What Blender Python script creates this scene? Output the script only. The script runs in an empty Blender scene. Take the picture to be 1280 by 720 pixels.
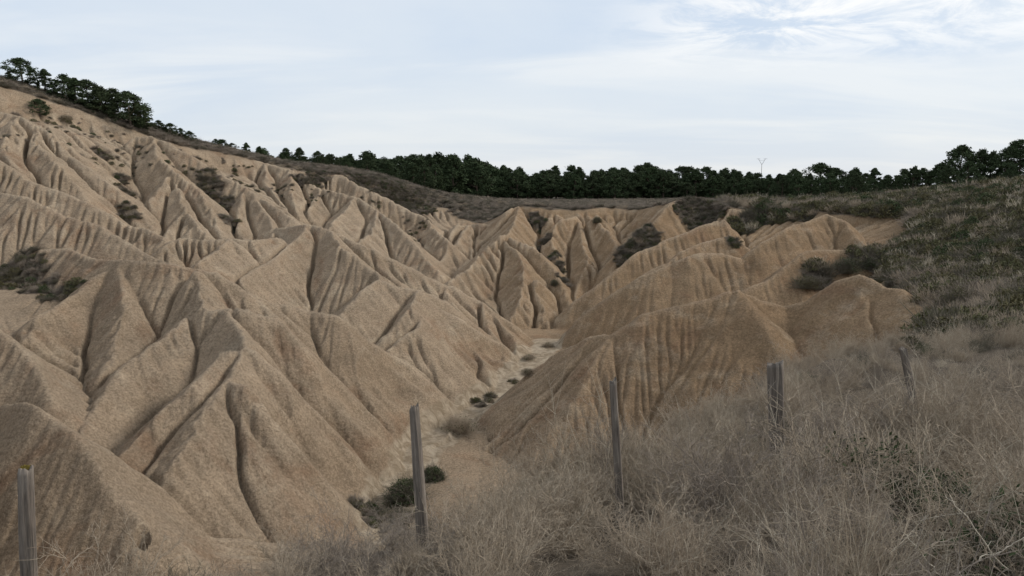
import bpy, bmesh, math, random
import numpy as np
from mathutils import Vector, Matrix

# ------------------------------------------------------------------ camera, world, sun
scene = bpy.context.scene
COL = scene.collection
PITCH = math.radians(7.36); F = 967.0
cam = bpy.data.cameras.new('camera'); cam.sensor_width = 36.0; cam.lens = F/1280*36
cam.clip_end = 9000; cam.clip_start = 0.05
camo = bpy.data.objects.new('camera', cam); COL.objects.link(camo)
camo.location = (0, 0, 0); camo.rotation_euler = (math.pi/2-PITCH, 0, 0)
scene.camera = camo

SUN_EL, SUN_AZ = 35.0, 78.0       # azimuth measured from straight ahead (+Y), positive to the right
world = bpy.data.worlds.new("World"); scene.world = world; world.use_nodes = True
def build_world():
    nt = world.node_tree; N = nt.nodes; L = nt.links; N.clear()
    out = N.new('ShaderNodeOutputWorld'); bg = N.new('ShaderNodeBackground')
    sky = N.new('ShaderNodeTexSky'); sky.sky_type = 'NISHITA'; sky.sun_disc = False
    sky.sun_elevation = math.radians(SUN_EL); sky.sun_rotation = math.radians(SUN_AZ)
    sky.air_density = 1.0; sky.dust_density = 2.0
    tc = N.new('ShaderNodeTexCoord')
    sep = N.new('ShaderNodeSeparateXYZ'); L.new(tc.outputs['Generated'], sep.inputs[0])
    # project the direction on a flat cloud deck
    zz = N.new('ShaderNodeMath'); zz.operation = 'MAXIMUM'; L.new(sep.outputs['Z'], zz.inputs[0]); zz.inputs[1].default_value = 0.0
    za = N.new('ShaderNodeMath'); za.operation = 'ADD'; L.new(zz.outputs[0], za.inputs[0]); za.inputs[1].default_value = 0.16
    dx = N.new('ShaderNodeMath'); dx.operation = 'DIVIDE'; L.new(sep.outputs['X'], dx.inputs[0]); L.new(za.outputs[0], dx.inputs[1])
    dy = N.new('ShaderNodeMath'); dy.operation = 'DIVIDE'; L.new(sep.outputs['Y'], dy.inputs[0]); L.new(za.outputs[0], dy.inputs[1])
    cmb = N.new('ShaderNodeCombineXYZ'); L.new(dx.outputs[0], cmb.inputs[0]); L.new(dy.outputs[0], cmb.inputs[1])
    def noise(scale, detail, off, stretch=(1,1,1), dist=0.0, rough=.55):
        mp = N.new('ShaderNodeMapping'); mp.inputs['Location'].default_value = off; mp.inputs['Scale'].default_value = stretch
        L.new(cmb.outputs[0], mp.inputs[0])
        n = N.new('ShaderNodeTexNoise'); n.inputs['Scale'].default_value = scale; n.inputs['Detail'].default_value = detail
        n.inputs['Roughness'].default_value = rough; n.inputs['Distortion'].default_value = dist
        L.new(mp.outputs[0], n.inputs['Vector']); return n.outputs['Fac']
    def ramp(src, a, b):
        r = N.new('ShaderNodeMapRange'); r.interpolation_type = 'SMOOTHSTEP'
        L.new(src, r.inputs[0]); r.inputs[1].default_value = a; r.inputs[2].default_value = b; return r.outputs[0]
    def mix(f, a, b):
        m = N.new('ShaderNodeMix'); m.data_type = 'RGBA'
        if hasattr(f, 'links') or hasattr(f, 'is_output'): L.new(f, m.inputs[0])
        else: m.inputs[0].default_value = f
        for i, c in ((6, a), (7, b)):
            if isinstance(c, tuple): m.inputs[i].default_value = c
            else: L.new(c, m.inputs[i])
        return m.outputs[2]
    veil = ramp(noise(.55, 5, (3.1, 1.7, 0), (1, 1, 1), .4), .32, .66)
    base = mix(veil, SKY_A, SKY_B)
    streak = ramp(noise(.9, 6, (7.3, 2.2, 0), (.55, 1.6, 1), .6), .42, .70)
    base = mix(streak, base, SKY_C)
    # small bright broken clouds high on the right
    puff = ramp(noise(2.6, 8, (1.3, 5.1, 0), (1, 1.3, 1), .5, .68), .40, .62)
    wx = ramp(dx.outputs[0], .15, .8); wy = ramp(sep.outputs['Z'], .120, .190)
    w = N.new('ShaderNodeMath'); w.operation = 'MULTIPLY'; L.new(wx, w.inputs[0]); L.new(wy, w.inputs[1])
    w2 = N.new('ShaderNodeMath'); w2.operation = 'MULTIPLY'; L.new(w.outputs[0], w2.inputs[0]); L.new(puff, w2.inputs[1])
    base = mix(w2.outputs[0], base, SKY_D)
    # brighter, warmer veil near the horizon
    hz = ramp(sep.outputs['Z'], .20, -.02)
    hm = N.new('ShaderNodeMath'); hm.operation = 'MULTIPLY'; L.new(hz, hm.inputs[0]); hm.inputs[1].default_value = .6
    base = mix(hm.outputs[0], base, SKY_H)
    # overcast veil over the clear Nishita sky
    fin = mix(.86, sky.outputs[0], base)
    L.new(fin, bg.inputs['Color']); bg.inputs['Strength'].default_value = 0.080
    L.new(bg.outputs[0], out.inputs['Surface'])
SKY_A = (6.1, 7.15, 8.6, 1); SKY_B = (7.4, 8.1, 8.9, 1); SKY_C = (8.4, 8.8, 9.2, 1)
SKY_D = (10.2, 10.2, 10.1, 1); SKY_H = (8.3, 8.5, 8.6, 1)
build_world()
sun = bpy.data.lights.new('sun', 'SUN'); sun.energy = 1.5; sun.angle = math.radians(10); sun.color = (1, .95, .88)
suno = bpy.data.objects.new('sun', sun); COL.objects.link(suno)
az = math.radians(SUN_AZ); el = math.radians(SUN_EL)
sdir = Vector((math.sin(az)*math.cos(el), math.cos(az)*math.cos(el), math.sin(el)))
suno.rotation_euler = sdir.to_track_quat('Z', 'Y').to_euler(); suno.location = sdir*50
vs = scene.view_settings; vs.view_transform = 'Standard'; vs.look = 'None'; vs.gamma = 1; vs.use_curve_mapping = False
vs.exposure = 0.42

# ------------------------------------------------------------------ helpers
cp, sp_ = math.cos(PITCH), math.sin(PITCH)
def W(u, v, d):
    b = (360-v)/F; y = cp+b*sp_
    return ((u-640)/F*d/y, d, (-sp_+b*cp)*d/y)
def unit(u, v):
    b = (360-v)/F; return ((u-640)/F, cp+b*sp_, -sp_+b*cp)

_perm = np.random.RandomState(7).permutation(512)
_grad = np.random.RandomState(8).uniform(-1, 1, (512, 2)).astype(np.float32)
def perlin(x, y, seed=0):
    xi = np.floor(x).astype(np.int32); yi = np.floor(y).astype(np.int32)
    fx = (x-xi).astype(np.float32); fy = (y-yi).astype(np.float32)
    def g(ix, iy, dx, dy):
        h = _perm[(_perm[(ix+seed*37) & 511]+iy) & 511]
        return _grad[h, 0]*dx+_grad[h, 1]*dy
    u = fx*fx*(3-2*fx); v = fy*fy*(3-2*fy)
    a = g(xi, yi, fx, fy); b = g(xi+1, yi, fx-1, fy); c = g(xi, yi+1, fx, fy-1); d = g(xi+1, yi+1, fx-1, fy-1)
    return a+(b-a)*u+(c-a)*v+(a-b-c+d)*u*v
def fbm(x, y, lam, octs=4, seed=0, gain=.5):
    r = 0; a = 1.
    for o in range(octs):
        r = r+a*perlin(x/lam+o*17.3, y/lam-o*9.1, seed+o); a *= gain; lam /= 2
    return r
def tps(pts, vals, X, Y, smooth=.0):
    P = np.array(pts, float); n = len(P)
    def U(r2): return np.where(r2 > 1e-9, .5*r2*np.log(np.maximum(r2, 1e-9)), 0)
    K = U(((P[:, None]-P[None])**2).sum(-1))+np.eye(n)*smooth
    A = np.zeros((n+3, n+3)); A[:n, :n] = K; A[:n, n] = 1; A[:n, n+1:] = P; A[n, :n] = 1; A[n+1:, :n] = P.T
    b = np.zeros(n+3); b[:n] = vals
    c = np.linalg.solve(A, b)
    out = (c[n]+c[n+1]*X+c[n+2]*Y)
    for i in range(n):
        out = out+c[i]*U((X-P[i, 0])**2+(Y-P[i, 1])**2)
    return out
def smooth01(x, a, b):
    t = np.clip((x-a)/(b-a), 0, 1); return t*t*(3-2*t)

# ------------------------------------------------------------------ the survey of the place
# every crest is given by sight lines (u, v) and a distance d, turned into metres by W()
R = [
 # near left
 (1.0, [(-80,530,25),(-30,512,24),(0,506,23.5),(30,501,23),(50,507,22.5),(74,524,22),(101,544,21.5),(134,594,20.5),(168,645,19.5)]),
 (.95, [(-60,385,32),(-20,400,31),(0,411,30),(20,424,29.5),(44,455,28.5),(67,495,27)]),
 (.9, [(145,328,40),(110,350,38.5),(90,366,37.2),(67,384,35.5),(44,397,34.5),(39,421,33)]),
 (.85, [(30,305,45),(44,312,43),(84,310,43),(118,324,41),(148,324,40),(175,325,39.6),(215,330,39.5),(270,340,40),(300,358,40),(335,378,41),(381,388,42),(414,394,41.5),(431,414,41),(451,445,40.5),(481,468,40),(508,505,40)]),
 (.95, [(150,328,39.8),(157,380,36),(146,420,34),(128,470,31)]),
 (.95, [(249,338,39),(250,384,36.5),(215,414,34),(188,434,32.5),(151,461,31),(120,505,28.5),(104,545,26)]),
 (1.1, [(252,342,39),(258,388,35.5),(296,386,35.5),(330,394,36),(346,404,36),(369,431,35.5),(403,475,35),(430,508,34.5),(460,550,34)]),
 (1.1, [(280,388,35.2),(296,420,33),(299,436,32),(312,441,32),(336,461,32),(369,498,31.5),(400,540,31),(430,580,30)]),
 (.95, [(299,436,32),(269,441,31),(235,480,28.5),(208,503,27.5),(181,537,26),(144,577,24)]),
 (1.1, [(292,440,31.5),(282,475,29),(306,481,28.5),(322,507,28),(363,537,29),(403,567,29),(430,604,28.3)]),
 (.95, [(282,475,29),(249,513,27),(215,554,25.5),(188,597,24)]),
 (.95, [(284,477,29),(303,520,27.6),(312,560,26.2)]),
 (.85, [(262,500,27.5),(238,540,25.6),(222,569,24.4),(206,602,23.4)]),
 # middle left
 (.8, [(-60,228,51),(0,240,49),(34,248,48),(67,263,47.5),(84,270,47.3),(120,282,46.7),(142,295,46),(162,307,45.5),(202,324,44.5),(240,338,43)]),
 (.8, [(-60,175,61),(0,199,58),(34,225,56.5),(77,238,56),(107,251,55.5),(120,260,55.2),(141,268,55),(158,281,54.5),(181,286,54),(205,299,53)]),
 (.8, [(205,308,51),(212,303,52),(228,298,53),(255,300,53),(290,298,54),(320,300,55),(345,296,58)]),
 (.85, [(289,299,53),(270,315,50),(249,330,47)]),
 (.85, [(387,280,62),(367,300,58),(334,327,53),(300,347,49)]),
 (.8, [(330,285,66),(360,284,64),(387,280,62),(411,287,61),(451,307,60),(502,330,60),(549,354,60),(596,377,60),(622,404,58),(643,421,56),(653,434,54)]),
 (.9, [(411,288,60),(428,308,56),(451,322,55),(475,340,54),(481,347,53),(501,357,53),(528,361,53.5),(555,376,54),(580,398,54)]),
 (.9, [(481,347,53),(448,364,50),(418,398,47)]),
 (.9, [(528,362,53),(518,381,50),(485,418,47),(458,443,45.5)]),
 (.9, [(535,370,53),(530,390,50.5),(525,411,47.5),(543,428,48),(555,441,48),(577,468,46.5),(590,492,45.5)]),
 (.9, [(525,411,47.5),(501,424,46),(471,451,44)]),
 (.9, [(549,354,60),(575,400,55),(605,450,50),(622,480,47.6)]),
 (.9, [(596,377,60),(618,425,54.5),(635,456,51.2)]),
 # upper left
 (.8, [(-60,120,73),(0,138,69),(20,144,68),(44,157,67),(67,171,66),(87,194,65),(134,228,63),(158,251,62)]),
 (.85, [(44,158,67),(52,183,63),(75,207,60.5),(88,224,59.5),(107,247,58)]),
 (.85, [(20,144,68),(8,175,62),(14,200,59)]),
 (.85, [(150,196,76),(158,178,77),(170,171,78),(188,169,78),(215,181,77),(237,192,76),(260,206,75),(281,221,74),(305,234,73),(320,243,72),(339,254,70.5),(363,272,68)]),
 (.85, [(190,172,77.5),(203,195,73),(215,215,70),(200,230,68),(188,245,66),(168,275,62)]),
 (.85, [(215,215,70),(235,226,69),(249,238,68),(268,275,64),(276,288,62.5)]),
 (.9, [(222,235,67.5),(230,263,64),(216,280,62),(206,295,60)]),
 (.9, [(230,263,64),(248,278,62),(262,292,61)]),
 (.9, [(305,236,73),(298,262,69),(294,285,65)]),
 (.9, [(320,243,72),(333,275,67),(342,296,63)]),
 (.9, [(296,193,92),(330,203,93),(361,211,92),(380,224,90),(399,236,88),(416,240,87),(440,245,86),(470,262,84),(500,285,80),(530,320,76),(547,342,73)]),
 (.9, [(399,236,88),(392,255,84),(380,270,80)]),
 (.9, [(330,203,93),(335,230,87),(350,255,81)]),
 (.9, [(361,211,92),(366,240,85),(372,262,80)]),
 (.9, [(440,245,86),(430,265,81),(415,282,76)]),
 (.9, [(470,262,84),(462,290,78),(452,305,74)]),
 (.95, [(407,224,97),(417,218,98),(425,219,98),(449,231,96),(469,241,95.5),(490,251,95),(512,264,94),(529,269,93),(542,284,90),(561,301,85)]),
 (.95, [(515,236,112),(535,247,110),(548,251,108),(561,251,106),(569,258,104),(578,273,100)]),
 (.95, [(566,282,93),(580,281,94),(597,279,94),(615,281,93),(625,275,92),(634,264,92),(648,257,93)]),
 (.95, [(569,280,93),(562,300,89),(553,330,82)]),
 (.95, [(585,281,93),(572,302,87),(546,333,80)]),
 # centre pyramids
 (.9, [(648,257,93),(642,275,88),(635,292,83),(627,294,82),(610,310,79),(592,330,76),(562,352,71)]),
 (.9, [(630,296,82),(655,330,76),(652,370,70),(640,405,65.5)]),
 (.9, [(638,296,82),(665,308,80),(690,334,77),(703,367,73),(717,398,69),(725,415,67)]),
 (.95, [(668,350,73),(680,397,67.5),(690,416,66)]),
 (.95, [(720,270,91),(700,275,89),(692,280,88),(688,300,85),(700,330,81)]),
 (.95, [(720,272,91),(728,300,85),(736,328,79),(722,355,75.5),(714,372,73)]),
 (.95, [(736,328,79),(750,345,77),(756,362,75)]),
 (.95, [(745,268,90),(752,283,87),(765,293,85),(773,308,82),(779,325,80)]),
 # right
 (.95, [(865,250,86),(849,249,85),(834,257,83),(820,275,80),(800,292,78)]),
 (.85, [(835,255,86),(849,248,86),(862,247,86),(875,248,86),(894,254,85),(912,261,83),(940,262,82),(985,262,81)]),
 (.9, [(905,274,76.5),(890,278,76),(870,282,75),(850,292,74),(830,300,73),(800,314,72),(770,338,70),(749,358,68.5),(722,375,68)]),
 (.9, [(924,304,69),(905,295,69),(875,302,68),(849,314,66.5),(833,328,65.5),(800,344,64.5)]),
 (.9, [(927,323,60.5),(901,316,61),(875,316,60.5),(860,321,60),(837,329,60),(819,336,59.5),(800,345,59.5),(760,370,59),(720,400,58.5),(697,425,58.5)]),
 (.9, [(1077,304,61),(1070,293,62.5),(1055,276,65),(1032,267,66),(1010,278,64.5),(980,287,63),(957,299,62),(942,310,61),(927,323,60.5)]),
 (.85, [(1085,314,53),(1062,312,53),(1025,312,52.5),(1005,315,52),(987,329,51),(961,347,50),(931,362,49)]),
 (.8, [(1175,400,35),(1145,377,37),(1130,361,38.5),(1111,359,39.5),(1092,347,40.5),(1077,342,41),(1055,349,41.3),(1040,359,41.5),(1010,376,41.8),(984,381,42),(950,374,42),(920,362,42),(901,366,42),(875,376,42),(837,385,42),(800,391,42),(768,415,41.5),(740,420,42),(721,432,43),(700,440,44),(670,470,42.5),(640,495,41.8)]),
 (.72, [(920,362,42),(948,400,39.6),(972,440,37.4),(988,480,35.4)]),
 (.72, [(768,415,41.5),(748,450,39.8),(718,505,37.2),(682,555,35.6)]),
 (.72, [(1077,346,41),(1088,390,38.4),(1096,430,36)]),
]
FLOOR = [(-80,120,72),(60,152,70),(100,162,72),(180,190,77),(163,277,62),(130,215,68),(240,205,80),(262,238,72),(285,283,68),(372,274,76),
 (206,298,60),(390,240,92),(525,268,97),(548,335,79),(555,352,72),(40,455,30.5),(75,532,27),(128,598,23.3),(228,332,48),(285,348,46),(322,373,45),
 (356,386,47),(418,400,46),(453,447,44),(20,360,38),(80,345,40),(-60,340,40),(-40,270,48),(10,225,56),(-60,440,29),
 (712,373,74),(680,302,86),(703,350,77),(745,352,79),(782,322,82),(820,296,84),(930,285,78),(1000,290,72),(1060,312,60),
 (760,416,60),(800,374,64),(900,398,52),(1000,374,49),(1090,354,47),(1127,388,43),
 (700,425,62),(600,625,29),(800,640,28),(1000,560,26),(1100,440,26),(240,690,20),(420,705,23),(0,700,20),(-150,640,22),(100,820,16),(-200,800,15)]
CHAN = [(530,760,20),(505,700,25),(480,645,30),(500,612,32.3),(520,575,36),(540,547,39),(565,530,41.2),(592,515,43.3),(625,490,47),(645,468,50),(660,455,52.5),(672,442,55.3),(683,432,58),(690,424,61)]
RIM = [(-700,-60,50),(-250,40,62),(-60,92,70),(20,112,75),(70,127,77),(130,148,80),(190,170,83),(250,187,88),(300,194,92),(350,207,95),(400,216,98),
 (440,217,101),(480,228,103),(512,240,105),(532,256,104),(560,262,104),(582,275,99),(610,277,96),(635,262,95),(650,257,94),(690,262,92),(730,262,93),(760,259,95),(800,262,94),
 (835,254,88),(870,249,87),(912,259,85),(990,262,82),(1050,266,74),(1085,268,72),(1137,266,70),(1146,285,64),(1130,303,59),(1106,328,54),(1122,347,47),(1165,385,37),(1190,405,31),
 (1150,425,24),(1080,440,19),(1000,478,14.2),(900,530,11),(830,575,9.4),(760,625,8.2),(700,650,7.5),(560,690,6.6),(400,715,6.1),(200,750,5.4),(0,800,4.8),(-300,900,4),(-700,980,3.6)]
PLAT = [(20,104,80),(190,160,88),(420,210,106),(480,221,108),(560,252,150),(640,251,150),(800,250,150),(1000,249,130),(1100,246,105),(1180,243,92),(1280,232,80),
 (1400,215,75),(1280,330,44),(1240,300,52),(1200,270,62),(1280,430,17),(1230,400,27),(1400,380,24),(1300,380,30)]
PLATW = [(-.7,5.8,-2.95),(.95,7,-3.2),(2.85,8.3,-3.3),(6.2,12,-3.55),(-2.9,4.6,-3.0),(0,0,-1.65),(-12,0,-1.9),(12,0,-1.4),(9,8,-2.9),(14,12,-3.0),(0,3,-2.2),(4,4,-2.1),
 (-90,150,7),(-60,170,1),(-60,115,6),(-38,115,2.2),(-75,100,9),(0,175,-2.1),(60,170,-2),(120,160,1.5),(150,110,6),(-120,60,15),(0,3000,-2),(-2500,3000,10),(2500,3000,4),(0,600,-2),(-300,500,8),(300,500,3)]

GRID = (1500, 1100, 25.0, .78)      # columns, rows, apex distance behind the camera, half width
EROS = (5, 700000, 160, .080, 1.0)  # passes, drops, steps, depth, gain
DIAG = False
# ------------------------------------------------------------------ terrain height field on a fan shaped grid
NX, NY, C0, AM = GRID
YA, YB = -10.0, 172.0
s0, s1 = math.log(YA+C0), math.log(YB+C0)
ga = np.linspace(-AM, AM, NX); gs = np.linspace(s0, s1, NY)
gy = np.exp(gs)-C0
XX = (ga[None, :]*(gy[:, None]+C0)).astype(np.float64); YY = np.repeat(gy[:, None], NX, 1)
def to_index(x, y):
    yc = np.maximum(y+C0, .5)
    return (x/yc+AM)/(2*AM)*(NX-1), (np.log(yc)-s0)/(s1-s0)*(NY-1)
# domain warp gives crests a natural wander
near = smooth01(YY, 10, 60)
WX = XX+(.35+.35*near)*fbm(XX, YY, 7, 3, 3)+.12*fbm(XX, YY, 1.6, 2, 5)
WY = YY+(.35+.35*near)*fbm(XX, YY, 7, 3, 13)+.12*fbm(XX, YY, 1.6, 2, 15)

rs = np.random.RandomState(3)
_tab = [rs.uniform(-1, 1, 4096) for _ in range(4)]
def n1(t, tab):
    i = np.floor(t).astype(np.int64); f = t-i; f = f*f*(3-2*f)
    return tab[i & 4095]*(1-f)+tab[(i+1) & 4095]*f
H = np.full(XX.shape, -1e3)
FL = tps([W(*p)[:2] for p in FLOOR+CHAN], [W(*p)[2] for p in FLOOR+CHAN], WX, WY, 1.0)
def seg_eval(x, y, A, B, k, t0, hsh):
    ax, ay, az = A; bx, by, bz = B
    L = math.hypot(bx-ax, by-ay)+1e-6; ux, uy = (bx-ax)/L, (by-ay)/L; s = (bz-az)/L
    s = max(-.95*k, min(.95*k, s))
    px, py = x-ax, y-ay
    tp = px*ux+py*uy; dn = px*uy-py*ux; ad = np.abs(dn)
    tt = tp+ad*s/math.sqrt(k*k-s*s); tc = np.clip(tt, 0, L)
    D = np.hypot(tp-tc, dn)
    ang = np.arctan2(tp-tc-ad*s/math.sqrt(k*k-s*s), ad+.3)
    T = t0+tc+3.0*ang+np.where(dn > 0, 517.3, 0)+hsh+.8*perlin(x/2.9, y/2.9, 4)+2.6*perlin(x/8.3, y/8.3, 14)
    zc = az+(bz-az)*tc/L
    # spur modulation: amplitude grows away from the crest
    m1 = 1-2*np.abs(n1(T/3.9, _tab[0])); m2 = 1-2*np.abs(n1(T/1.35, _tab[1])); m3 = 1-2*np.abs(n1(T/.5, _tab[2]))
    vary = np.clip(.75+1.3*perlin(x/4.3+hsh, y/4.3, 9), .15, 1.6)
    m4 = n1(T/.30, _tab[3]); rgt = smooth01(x, 2, 12)
    mod = (.16*m1*(1-.72*rgt)+.055*m2*(1-.7*rgt)+.030*m3*(1-.4*rgt)+.016*m4)*vary*(.4+.6*smooth01(y, 24, 33))*(1+.8*smooth01(x, -17, -11)*smooth01(x, 3, 0)*smooth01(y, 38, 43)*smooth01(y, 66, 60))
    r = .13
    k = k*1.10; D2 = np.sqrt(D*D+r*r)-r*.75
    fade = np.clip(D-.35, 0, 99)/(D+1.4)
    return zc-k*D2*(1-mod*fade)
for ri, (k, pl) in enumerate(R):
    P = [W(*p) for p in pl]; t0 = 0.
    for A, B in zip(P[:-1], P[1:]):
        RAD = 19.
        x0, x1 = min(A[0], B[0])-RAD, max(A[0], B[0])+RAD; y0, y1 = min(A[1], B[1])-RAD, max(A[1], B[1])+RAD
        j0 = max(0, int((math.log(max(y0, YA)+C0)-s0)/(s1-s0)*(NY-1))); j1 = min(NY, int((math.log(min(y1, YB)+C0)-s0)/(s1-s0)*(NY-1))+2)
        aa = [x0/(y0+C0), x0/(y1+C0), x1/(y0+C0), x1/(y1+C0)]
        i0 = max(0, int((min(aa)+AM)/(2*AM)*(NX-1))-1); i1 = min(NX, int((max(aa)+AM)/(2*AM)*(NX-1))+2)
        if i1 <= i0 or j1 <= j0: continue
        h = seg_eval(WX[j0:j1, i0:i1], WY[j0:j1, i0:i1], A, B, k, t0, ri*97.7)
        np.maximum(H[j0:j1, i0:i1], h, out=H[j0:j1, i0:i1])
        t0 += math.hypot(B[0]-A[0], B[1]-A[1])
# plateau with a cut edge
ZP = tps([W(*p)[:2] for p in RIM+PLAT]+[p[:2] for p in PLATW], [W(*p)[2] for p in RIM+PLAT]+[p[2] for p in PLATW], XX, YY, 2.0)
poly = np.array([W(*p)[:2] for p in RIM])
def signed_dist(X, Y, poly):
    """positive inside the badlands basin"""
    d2 = np.full(X.shape, 1e9); ins = np.zeros(X.shape, bool)
    n = len(poly)
    for i in range(n):
        ax, ay = poly[i]; bx, by = poly[(i+1) % n]
        vx, vy = bx-ax, by-ay; L2 = vx*vx+vy*vy+1e-9
        t = np.clip(((X-ax)*vx+(Y-ay)*vy)/L2, 0, 1)
        if i < n-1: d2 = np.minimum(d2, (X-ax-t*vx)**2+(Y-ay-t*vy)**2)
        c = (ay > Y) != (by > Y)
        ins ^= c & (X < (bx-ax)*(Y-ay)/((by-ay) if abs(by-ay) > 1e-9 else 1e-9)+ax)
    return np.where(ins, 1, -1)*np.sqrt(d2)
SD = signed_dist(XX+.9*fbm(XX, YY, 5, 3, 21), YY+.9*fbm(XX, YY, 5, 3, 23), poly)
ZPn = ZP+.25*fbm(XX, YY, 6, 3, 31)*smooth01(YY, 4, 14)+.06*fbm(XX, YY, 1.5, 2, 33)
inside = np.maximum(SD, 0)
ZPn = ZPn+.8*fbm(XX, YY, 1.9, 3, 35)*smooth01(inside, .2, 2)*smooth01(YY, 35, 50)
PR = ZPn-.95*(np.sqrt(inside**2+.5)-.707)-.10*inside
soft = smooth01(-SD, 0, 5)
# distance to the dry stream bed
cp3 = np.array([W(*p) for p in CHAN])
cd = np.full(XX.shape, 1e9); cz = np.zeros(XX.shape)
wx = XX+.8*fbm(XX, YY, 3.5, 3, 51); wy = YY+.8*fbm(XX, YY, 3.5, 3, 53)
for A, B in zip(cp3[:-1], cp3[1:]):
    vx, vy = B[0]-A[0], B[1]-A[1]; t = np.clip(((wx-A[0])*vx+(wy-A[1])*vy)/(vx*vx+vy*vy), 0, 1)
    dd = np.hypot(wx-A[0]-t*vx, wy-A[1]-t*vy); m = dd < cd; cd = np.where(m, dd, cd); cz = np.where(m, A[2]+(B[2]-A[2])*t, cz)
# floor of the basin
FLn = FL-.8*smooth01(cd, 1.5, 8)+.12*fbm(XX, YY, 4, 3, 41)
BASIN = np.maximum(H, FLn)
Z = np.where(SD > 0, np.maximum(BASIN, PR), np.maximum(ZPn, H-.0))
isplat = (Z <= PR+.02) | (SD < 0)
# the dry stream bed
bed = cz+.10*fbm(XX, YY, 1.3, 3, 61)
halfw = .55+.5*fbm(XX, YY, 5, 2, 63)
Z = np.minimum(Z, bed+np.maximum(0, cd-halfw)*1.15+np.maximum(0, cd-3)**2*.5)
Z = np.maximum(Z, np.where(cd < 6, bed-.15, -1e3))

if DIAG:
    for ri, (k, pl) in enumerate(R):
        o = []
        for p in pl:
            w = W(*p); i, j = to_index(np.array(w[0]), np.array(w[1])); i = int(round(float(i))); j = int(round(float(j)))
            if 0 <= i < NX and 0 <= j < NY: o.append('%+.1f' % (Z[j, i]-w[2]))
        print('RIDGE', ri, pl[0][:2], ' '.join(o))

# ------------------------------------------------------------------ rill erosion: rain drops run down and carve
def grad(Zs):
    da = ga[1]-ga[0]
    zy_i = np.gradient(Zs, axis=0)/((s1-s0)/(NY-1))/(YY+C0)        # dz/dy at fixed a
    zx = np.gradient(Zs, axis=1)/da/(YY+C0)
    return zx, zy_i-zx*(XX/(YY+C0))
def blur(a, n=1):
    for _ in range(n):
        b = np.pad(a, 1, mode='edge'); a = (b[:-2, 1:-1]+2*b[1:-1, 1:-1]+b[2:, 1:-1])*.25
        b = np.pad(a, 1, mode='edge'); a = (b[1:-1, :-2]+2*b[1:-1, 1:-1]+b[1:-1, 2:])*.25
    return a
cellA = (YY+C0)**2*(ga[1]-ga[0])*(gs[1]-gs[0])
FLOWTOT = np.zeros_like(Z)
rsd = np.random.RandomState(11)
bare = smooth01(SD, .3, 1.5)*smooth01(np.hypot(*grad(blur(Z, 3))), .12, .4)
vmap = fbm(XX, YY, 6, 2, 91)
# loose sediment fills the narrowest slots
def coarse_blur(A, st=4, n=9):
    S = blur(A, 2)[::st, ::st]; S = blur(S, n)
    jy = np.clip(np.arange(NY)/st, 0, S.shape[0]-1.001); ix_ = np.clip(np.arange(NX)/st, 0, S.shape[1]-1.001)
    a_ = jy.astype(int); b_ = ix_.astype(int); fa = (jy-a_)[:, None]; fb = (ix_-b_)[None]
    return S[a_][:, b_]*(1-fa)*(1-fb)+S[a_+1][:, b_]*fa*(1-fb)+S[a_][:, b_+1]*(1-fa)*fb+S[a_+1][:, b_+1]*fa*fb
Z = np.where(SD > 1, np.maximum(Z, coarse_blur(Z, 4, 16)-(.0120+.001*smooth01(YY, 35, 55))*(YY+C0)), Z)
Z = Z+bare*smooth01(cd, 1, 3)*(.22*fbm(XX, YY, 2.4, 4, 81)+.07*fbm(XX, YY, .7, 2, 85))
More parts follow.
